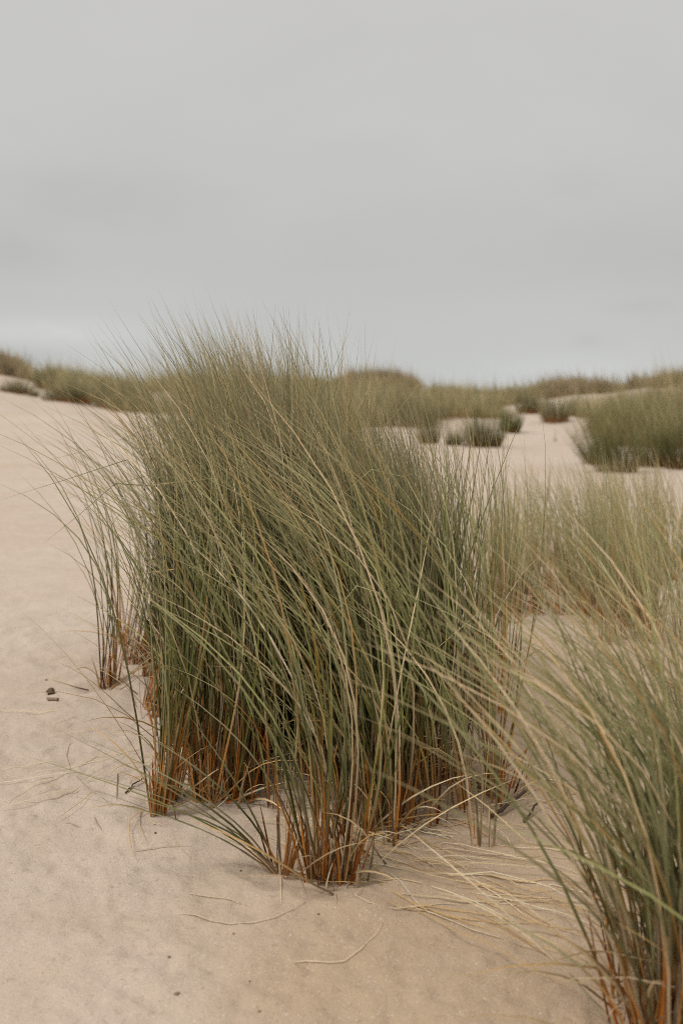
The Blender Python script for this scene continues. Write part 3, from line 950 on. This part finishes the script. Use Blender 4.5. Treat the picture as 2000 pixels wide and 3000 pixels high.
LIT = [('straws left of the clump', ' straw tangled on the sand left of the big clump', [(180, 480), (2080, 2360)], 26, (-0.9, 0.5), (0.06, 0.28)),
       ('straws right of the front tufts', ' straw in the heap fanning right of the front tufts', [(1080, 1420), (2470, 2640)], 62, (0.55, 0.28), (0.12, 0.45)),
       ('straws under the right flank', ' straw strewn under the right flank of the big clump', [(1250, 1600), (2280, 2480)], 34, (0.3, 0.7), (0.08, 0.35)),
       ('straws in the sand gap', ' straw lying in the sand gap inside the big clump', [(640, 880), (2150, 2330)], 24, (0.2, 0.9), (0.05, 0.2))]
for grp, lab, ((ua, ub), (va, vb)), n, (am, asd), (la, lb) in LIT:
    for _ in range(n):
        p = gp(rng.uniform(ua, ub), rng.uniform(va, vb))
        a = rng.normal(am, asd) + (math.pi if rng.random() < .5 else 0)
        ln = rng.uniform(la, lb)
        seg = 6
        t = np.linspace(0, 1, seg + 1)
        bend = rng.normal(0, 0.8)
        ang = -a + bend * (t - .5)
        x = p[0] + np.cumsum(np.cos(ang)) * ln / seg; y = p[1] + np.cumsum(np.sin(ang)) * ln / seg
        z = ground(x, y) + 0.0035 + max(0, rng.normal(0.002, 0.012)) * np.sin(np.pi * t)
        cur = np.stack([x, y, z], -1)
        c = np.minimum(TAN[rng.integers(0, 3)] * rng.uniform(1.0, 1.35), 0.82)
        prof = np.interp(t, [0, .15, .7, 1], [.6, 1, .8, .15]) * rng.uniform(0.0018, 0.0033)
        Bq = Blades(cur[None], prof[None], np.repeat(c[None, None], seg + 1, 1), ref=np.array([[0.05, 0.05, 1.0]]))
        look = ('long' if ln > 0.62 * lb else 'short') + (' golden' if c[2] < 0.2 else ' whitish' if c[0] > 0.68 else ' tan') + (' curved' if abs(bend) > 0.7 else ' straight')
        tag(obj('dry_straw', Bq.mesh('dry_straw', np.array([0]), M_DRY, cur[0], fold=-0.4), loc=cur[0]), look + lab, 'straw', grp)


def stick(p0, p1, r0, r1, mat, name, label, cat, sag=0.0, kink=0.0015, seg=8, sides=7):
    p0, p1 = np.array(p0), np.array(p1)
    t = np.linspace(0, 1, seg + 1)
    c = p0 + (p1 - p0) * t[:, None] + np.stack([rng.normal(0, kink, seg + 1), rng.normal(0, kink, seg + 1), rng.normal(0, kink * .6, seg + 1)], -1)
    d = (p1 - p0) / np.linalg.norm(p1 - p0)
    e1 = np.cross(d, [0, 0, 1.0]); e1 /= np.linalg.norm(e1); e2 = np.cross(d, e1)
    a = np.linspace(0, 2 * np.pi, sides, endpoint=False)
    r = (r0 + (r1 - r0) * t) * rng.uniform(0.85, 1.15, seg + 1)
    v = c[:, None, :] + r[:, None, None] * (np.cos(a)[None, :, None] * e1 + np.sin(a)[None, :, None] * e2)
    v = v.reshape(-1, 3)
    f = []
    for i in range(seg):
        for j in range(sides):
            k = (j + 1) % sides
            f.append((i * sides + j, i * sides + k, (i + 1) * sides + k, (i + 1) * sides + j))
    f.append(tuple(range(sides))[::-1]); f.append(tuple(seg * sides + j for j in range(sides)))
    me = bpy.data.meshes.new(name); me.from_pydata((v - p0).tolist(), [], f)
    for pl in me.polygons[:-2]:
        pl.use_smooth = True
    me.materials.append(mat)
    return tag(obj(name, me, loc=p0), label, cat)


def lump(px, size, mat, name, label, cat, squash=0.7, rough=0.28, group=None):
    import bmesh
    bm = bmesh.new(); bmesh.ops.create_icosphere(bm, subdivisions=3 if size > 0.008 else 1, radius=size)
    s0 = rng.uniform(0, 50)
    for v in bm.verts:
        n = v.co.normalized()
        k = 1 + rough * float(vnoise(np.array(n.x * 3 + s0), np.array(n.y * 3 + n.z * 4), 31)) + rough * .5 * float(vnoise(np.array(n.x * 8 + s0), np.array(n.z * 8 + n.y * 5), 32))
        v.co *= k; v.co.z *= squash
    me = bpy.data.meshes.new(name); bm.to_mesh(me); bm.free()
    for pl in me.polygons:
        pl.use_smooth = True
    me.materials.append(mat)
    p = gp(*px); p[2] += size * squash * 0.6
    return tag(obj(name, me, loc=p), label, cat, group)


def lift(px, h):
    p = gp(*px); p[2] += h
    return p


stick(lift((1440, 2400), 0.006), lift((1545, 2350), 0.03), 0.0055, 0.0035, M_TWIG, 'twig', 'dark brown broken stalk lying on the sand behind the right clump', 'twig')
stick(lift((1535, 2414), 0.004), lift((1575, 2370), 0.02), 0.0035, 0.0025, M_TWIG, 'twig', 'thinner dark twig just right of the broken stalk', 'twig')
stick(lift((1325, 2275), 0.01), lift((1460, 2200), 0.04), 0.0045, 0.003, M_TWIG, 'twig', 'dark stalk slanting out at the foot of the right flank of the big clump', 'twig')
stick(lift((366, 2327), 0.003), lift((416, 2290), 0.01), 0.0022, 0.0015, M_TWIG, 'twig', 'small dark twig on the sand left of the narrow corner shoots', 'twig')
stick(lift((138, 2053), 0.006), lift((170, 2055), 0.006), 0.005, 0.0048, M_STICK, 'stick', 'short stubby stick lying below the brown crumbly lump', 'stick', kink=0.0008)
lump((150, 2032), 0.0125, M_PELLET, 'crumbly_lump', 'brown crumbly lump on the sand at the far left', 'lump', squash=0.9, rough=0.45)
lump((495, 2806), 0.0035, M_STICK, 'dark_crumb', 'flat dark crumb on the bare sand low in the middle left', 'crumb', squash=0.5)
lump((518, 2913), 0.005, M_STICK, 'dark_crumb', 'larger smudgy brown crumb near the lower edge', 'crumb', squash=0.4)
lump((731, 2877), 0.002, M_PELLET, 'dark_crumb', 'tiny black speck right of the larger brown crumb', 'crumb')
lump((684, 2738), 0.0028, M_STICK, 'dark_crumb', 'tiny reddish crumb under the long curved straw', 'crumb')
lump((705, 2553), 0.003, M_PELLET, 'dark_crumb', 'dark crumb on the sand left of the splayed tuft foot', 'crumb', squash=0.5)
lump((455, 2442), 0.003, M_PELLET, 'dark_crumb', 'dark crumb below the crowded bundle of shoots', 'crumb', squash=0.6)
lump((760, 2965), 0.003, M_STICK, 'dark_crumb', 'brown crumb at the very bottom edge of the sand', 'crumb', squash=0.5)
lump((136, 1994), 0.0045, M_STICK, 'dark_crumb', 'round brown crumb above the brown crumbly lump', 'crumb')
lump((932, 2680), 0.0025, M_PELLET, 'dark_crumb', 'small crumb under the right end of the long curved straw', 'crumb', squash=0.6)
